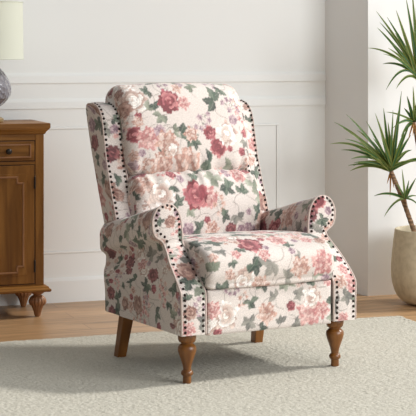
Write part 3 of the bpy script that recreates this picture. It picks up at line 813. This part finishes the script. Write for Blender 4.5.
for x0, x1 in ((-.036 - .37, -.038), (-.036 - .37 - .372, -.036 - .374)):
    bm = bmesh.new(); box(bm, (x0, -.006, .611), (x1, .004, .687), .0015)
    dr = bm_obj('drawer', bm, M['oak_h'], cab)
    bm = bmesh.new(); ring_mould(bm, x0 + .014, x1 - .014, .622, .676, .006, -.0115, -.005)
    bm_obj('moulding', bm, M['oak_leg'], dr)
    knob((x0 + x1) / 2 + .078, .649, dr); knob((x0 + x1) / 2 - .078, .649, dr)
    bm = bmesh.new(); box(bm, (x0, -.006, .133), (x1, .004, .593), .0015)
    do = bm_obj('cabinet_door', bm, M['oak'], cab)
    # applied moulding with notched corners
    a0, a1, c0, c1 = x0 + .045, x1 - .045, .178, .548
    nt = .024
    path = [(a0 + nt, c0), (a1 - nt, c0), (a1 - nt, c0 + nt), (a1, c0 + nt), (a1, c1 - nt), (a1 - nt, c1 - nt), (a1 - nt, c1), (a0 + nt, c1), (a0 + nt, c1 - nt), (a0, c1 - nt), (a0, c0 + nt), (a0 + nt, c0 + nt)]
    bm = bmesh.new()
    for k in range(12):
        p, q = path[k], path[(k + 1) % 12]
        box(bm, (min(p[0], q[0]) - .0035, -.0115, min(p[1], q[1]) - .0035), (max(p[0], q[0]) + .0035, -.005, max(p[1], q[1]) + .0035), .0015)
    bm_obj('moulding', bm, M['oak_leg'], do)
    bm = bmesh.new(); box(bm, (a0 - .012, -.0085, c0 - .012), (a1 + .012, -.0055, c1 + .012), .001); bm_obj('raised_panel', bm, M['oak'], do)
    hx = x1 + .001 if x1 > -.2 else x0 - .001
    for z in (.20, .525):
        bm = bmesh.new(); lathe(bm, [(.002, -.024), (.0035, -.022), (.0035, .022), (.002, .024)], 10, Matrix.Translation((hx, -.007, z)))
        bm_obj('hinge', bm, M['iron'], do)
foot_prof = [(.008, 0), (.0105, .003), (.0125, .008), (.016, .022), (.0215, .036), (.023, .040), (.0235, .042), (.030, .046), (.0345, .054), (.0345, .064), (.030, .074), (.024, .080), (.017, .083), (.0155, .086), (.022, .090), (.026, .094), (.027, .101)]
for x, y in ((-.020, .010), (-CW + .025, .010), (-.020, CD - .045), (-CW + .025, CD - .045)):
    bm = bmesh.new(); lathe(bm, foot_prof, 72, Matrix.Translation((x, y + .01, 0)), flute=(14, (.005, .078), .16))
    auto(bm_obj('carved_foot', bm, M['oak_leg'], cab), 40)

# ------------------------------------------------------------------ table lamp on the cabinet
lp = cabm @ Vector((-.22, -.15, 0))
lamp = thing('table_lamp', 'table lamp with grey dimpled glass body and cream drum shade, standing on the cabinet', 'lamp', (lp.x, lp.y, .756), 0)
M['glass'] = mat('smoked_glass', (0.25, 0.235, 0.26), 0.06, 0.0, Transmission_Weight=0.35, IOR=1.5)
bump(M['glass'], 42, 1.0, 0.012, kind='vor')
M['shade'] = mat('lampshade_linen', (0.74, 0.745, 0.66), 0.9)
N, L, b = nodes(M['shade'])
tr = N.new('ShaderNodeBsdfTranslucent'); tr.inputs[0].default_value = (0.74, 0.75, 0.64, 1)
ms = N.new('ShaderNodeMixShader'); ms.inputs[0].default_value = .45
out = N['Material Output'] if 'Material Output' in N else [n for n in N if n.type == 'OUTPUT_MATERIAL'][0]
L.new(b.outputs[0], ms.inputs[1]); L.new(tr.outputs[0], ms.inputs[2]); L.new(ms.outputs[0], out.inputs[0])
bm = bmesh.new(); lathe(bm, [(.088, 0), (.092, .003), (.092, .014), (.084, .019), (.052, .026), (.042, .038)], 48)
auto(bm_obj('lamp_base', bm, M['brass'], lamp))
R0 = .122
prof = [(.040, .036), (.054, .044), (.080, .062), (.104, .084), (.119, .106), (R0, .124), (.120, .144), (.110, .170), (.092, .198), (.068, .222), (.044, .242), (.026, .255), (.022, .262)]
P = spline(prof, 60); bm = bmesh.new(); lathe(bm, [tuple(p) for p in P], 64); bm_obj('glass_body', bm, M['glass'], lamp, True)
bm = bmesh.new(); lathe(bm, [(.024, .262), (.024, .268), (.010, .272), (.008, .300), (.014, .304), (.014, .34), (.003, .345), (.003, .478), (.006, .482), (.006, .492), (.001, .496)], 24)
bm_obj('lamp_neck', bm, M['brass'], lamp, True)
bm = bmesh.new()
sh = [(.170, .248), (.167, .474)]
n = 96
for (r0, z0), (r1, z1) in [(sh[0], sh[1])]:
    rings = [[bm.verts.new((r * math.cos(2 * math.pi * k / n), r * math.sin(2 * math.pi * k / n), z)) for k in range(n)] for r, z in ((r0, z0), (r1, z1), (r1 - .002, z1), (r0 - .002, z0))]
    for i in range(4):
        a_, b_ = rings[i], rings[(i + 1) % 4]
        for k in range(n): bm.faces.new((a_[k], a_[(k + 1) % n], b_[(k + 1) % n], b_[k]))
auto(bm_obj('lamp_shade', bm, M['shade'], lamp))
for r, z in ((.1705, .249), (.1675, .473)):
    bm = bmesh.new(); tube(bm, [(r * math.cos(a), r * math.sin(a), z) for a in np.linspace(0, 2 * math.pi, 96, endpoint=False)], .0022, 6, True)
    bm_obj('shade_trim', bm, M['shade'], lamp, True)
bm = bmesh.new()
for k in range(3):
    a = 2 * math.pi * k / 3 + .4; tube(bm, [(.004 * math.cos(a), .004 * math.sin(a), .478), (.166 * math.cos(a), .166 * math.sin(a), .472)], .0015, 6)
bm_obj('shade_fitter', bm, M['brass'], lamp, True)

# ------------------------------------------------------------------ plant pot and plant
PX, PY = (430 - 208) / 1600 * 6.55, 6.55
M['pot'] = mat('stone_pot', (0.42, 0.36, 0.27), 0.75)
vary(M['pot'], [(0.35, (0.50, 0.42, 0.285)), (0.6, (0.60, 0.515, 0.36))], 40, (1, 1, 1), 8)
M['soil'] = mat('potting_soil', (0.05, 0.035, 0.025), 0.95)
pot = thing('plant_pot', 'tall rounded beige stoneware planter standing on the floor by the white column', 'plant pot', (PX, PY, 0))
prof = [(.065, .001), (.090, .004), (.115, .016), (.137, .040), (.151, .075), (.158, .115), (.159, .150), (.156, .200), (.150, .255), (.1445, .303), (.1425, .308), (.138, .3085), (.1355, .305), (.138, .27), (.14, .262)]
P = np.vstack([spline(prof[:10], 60), np.array(prof[10:])])
bm = bmesh.new(); lathe(bm, [tuple(p) for p in P], 72); auto(bm_obj('pot_body', bm, M['pot'], pot), 50)
bm = bmesh.new(); lathe(bm, [(.139, .250), (.139, .268), (.08, .274), (.02, .276)], 48); bm_obj('soil', bm, M['soil'], pot, True)

M['bark'] = mat('cane_bark', (0.22, 0.13, 0.07), 0.8)
vary(M['bark'], [(0.35, (0.10, 0.055, 0.03)), (0.65, (0.33, 0.20, 0.11))], 20, (1, 1, 6), 4)
def leafmat(name, ca, cb, cm):
    m = mat(name, ca, 0.42); N, L, b = nodes(m)
    u = N.new('ShaderNodeUVMap'); u.uv_map = 'leaf'; sp = N.new('ShaderNodeSeparateXYZ'); L.new(u.outputs[0], sp.inputs[0])
    r = N.new('ShaderNodeValToRGB'); cr = r.color_ramp
    cr.elements[0].position = 0; cr.elements[0].color = (*cb, 1); cr.elements[1].position = 1; cr.elements[1].color = (*cb, 1)
    for p, c in ((.16, cb), (.3, ca), (.46, ca), (.5, cm), (.54, ca), (.7, ca), (.84, cb)):
        e = cr.elements.new(p); e.color = (*c, 1)
    L.new(sp.outputs[0], r.inputs[0]); L.new(r.outputs[0], b.inputs['Base Color'])
    return m
M['leaf'] = leafmat('dracaena_leaf', (0.065, 0.185, 0.07), (0.34, 0.42, 0.10), (0.17, 0.31, 0.13))
M['leaf2'] = leafmat('dracaena_leaf_pale', (0.14, 0.24, 0.06), (0.46, 0.50, 0.17), (0.24, 0.33, 0.11))
M['dry'] = mat('dry_leaf', (0.50, 0.28, 0.09), 0.7)
plant = thing('dracaena_plant', 'spiky green dracaena with bare canes and arching striped leaves growing in the beige planter', 'potted plant', (PX, PY, .25))
PL = Vector((PX, PY, .25))
def at(px, py, Y): return Vector(((px - 208) / 1600 * Y, Y, CAM_H - (py - 45) / 1600 * Y)) - PL
rl_ = random.Random(5)
def leaf(base, tip, droop=0.25, wd=.011, m='leaf', side=None):
    base = Vector(base); tip = Vector(tip); ln = (tip - base).length
    n = 14; up = Vector((0, 0, 1)); mid = (base + tip) / 2 + up * ln * droop
    pts = []
    for i in range(n + 1):
        t = i / n; pts.append((1 - t) ** 2 * base + 2 * t * (1 - t) * mid + t * t * tip)
    bm = bmesh.new(); uvl = bm.loops.layers.uv.new('leaf')
    view = Vector((rl_.uniform(-.5, .5), -1, rl_.uniform(.1, .9))).normalized() if side is None else side
    rows = []
    for i, p in enumerate(pts):
        t = i / n; tg = (pts[min(i + 1, n)] - pts[max(i - 1, 0)]).normalized()
        a = tg.cross(view).normalized(); nn = a.cross(tg).normalized()
        h = wd * .5 * (min(1, (t + .06) / .2) ** .6) * (1 - t ** 2.4) ** .9 + .0004
        rows.append([bm.verts.new(p - a * h + nn * h * .35), bm.verts.new(p - a * h * .5 + nn * h * .1), bm.verts.new(p - nn * h * .12), bm.verts.new(p + a * h * .5 + nn * h * .1), bm.verts.new(p + a * h + nn * h * .35)])
    for r0, r1 in zip(rows, rows[1:]):
        for k in range(4):
            f = bm.faces.new((r0[k], r0[k + 1], r1[k + 1], r1[k])); f.smooth = True
            for l_, (uu_, vv_) in zip(f.loops, ((k / 4, 0), ((k + 1) / 4, 0), ((k + 1) / 4, 1), (k / 4, 1))): l_[uvl].uv = (uu_, vv_)
    # thickness
    geo = bmesh.ops.solidify(bm, geom=list(bm.faces), thickness=.0006)
    me = bpy.data.meshes.new('leaf'); bm.to_mesh(me); bm.free()
    return link('leaf', me, M[m], plant)
def cane(pts, r0, r1):
    P = spline([tuple(p) for p in pts], 40); bm = bmesh.new()
    rr = [r0 + (r1 - r0) * i / 39 + .0008 * (i % 3 == 0) for i in range(40)]
    tube(bm, P, rr, 10); return bm_obj('cane', bm, M['bark'], plant, True)
YA = 6.50
cA = at(391, 171, YA)
cane([(-.04, 0, .018), at(416, 236, 6.53), at(404, 203, 6.51), cA], .0105, .0085)
cS = at(405, 199, 6.49); cane([at(407, 210, 6.51), cS + Vector((0, 0, .004))], .005, .004)
YBc = 6.56; cB = at(414, 122, YBc)
cane([(-.01, .02, .018), at(424, 226, 6.56), at(421, 170, 6.56), cB], .010, .0075)
YC = 6.52; cC = at(421, 82, YC)
cane([(.03, -.01, .018), at(436, 220, 6.55), at(434, 140, 6.53), cC], .011, .008)
def J(): return rl_.uniform(-.10, .07)
A_t = [(346, 114, .1), (330, 144, .28), (334, 122, .15), (341, 150, .22), (350, 171, .28), (351, 159, .25), (366, 121, .06), (375, 113, .04), (383.5, 108, .03), (393, 110, .02), (399, 108, .03), (401.5, 91, .0), (405.5, 128, .08), (357, 130, .15), (345, 139, .2), (410, 123, .05), (360, 150, .2), (353, 166, .3), (371, 140, .1), (388, 122, .03), (380, 130, .05), (412, 150, .25), (343, 128, .1)]
for k in range(16):
    a_ = rad(rl_.uniform(20, 175)); q_ = rl_.uniform(22, 42); A_t.append((391 + 1.1 * q_ * math.cos(a_), 171 - q_ * math.sin(a_), .12 * abs(math.cos(a_)) + .03))
for i, (x, y, d) in enumerate(A_t):
    leaf(cA + Vector((rl_.uniform(-.006, .006), rl_.uniform(-.006, .006), rl_.uniform(-.004, .014))), at(x, y, YA + J()), d, rl_.uniform(.0125, .018), 'leaf2' if i % 3 == 1 else 'leaf')
for x, y, d in ((374, 196, .25), (384, 217, .35), (402, 169, 0), (416, 178, .05), (417, 196, .2), (396, 183, .1), (409, 180, .03), (392, 205, .25), (422, 210, .3)):
    leaf(cS, at(x, y, 6.49 + J() * .6), d, rl_.uniform(.008, .012), 'leaf2' if x in (402, 392) else 'leaf')
for x, y, d in ((386, 112, .12), (407, 96, .02), (413, 86, .0), (393, 128, .25), (420, 88, 0), (430, 95, .05), (440, 110, .15), (437, 125, .25), (401, 137, .3), (425, 104, .02), (404, 108, .06)):
    leaf(cB, at(x, y, YBc + J()), d, rl_.uniform(.011, .016), 'leaf2' if x in (386, 413) else 'leaf')
for x, y, d in ((376, 11, .06), (379.5, 22, .08), (377, 27.5, .1), (396, 10, .03), (368, 48, .25), (389.5, 40.5, .1), (382.5, 64, .3), (383, 54, .2), (406, -2, .0), (386, 90, .75), (396, 89, .55), (412, -10, 0), (424, -14, 0), (436, -4, .02), (450, 10, .06), (462, 30, .15), (466, 52, .25), (460, 78, .4), (400, 24, .04), (409, 18, .02), (395, 33, .06), (404, 44, .05), (387, 17, .05), (444, 26, .06), (388, 48, .15), (416, 8, .0), (401, 60, .15), (412, 38, .03)):
    leaf(cC + Vector((rl_.uniform(-.008, .008), rl_.uniform(-.008, .008), rl_.uniform(-.006, .02))), at(x, y, YC + J()), d, rl_.uniform(.0125, .018), 'leaf2' if int(x) % 4 == 0 else 'leaf')
# dry leaves hanging under the crowns
for c, tips in ((cA, ((390, 197), (394, 188), (387, 184))), (cB, ((408, 141), (413, 136), (418, 144)))):
    for x, y in tips: leaf(c, at(x, y, 6.52), .1, .007, 'dry')

LOOKUP = None
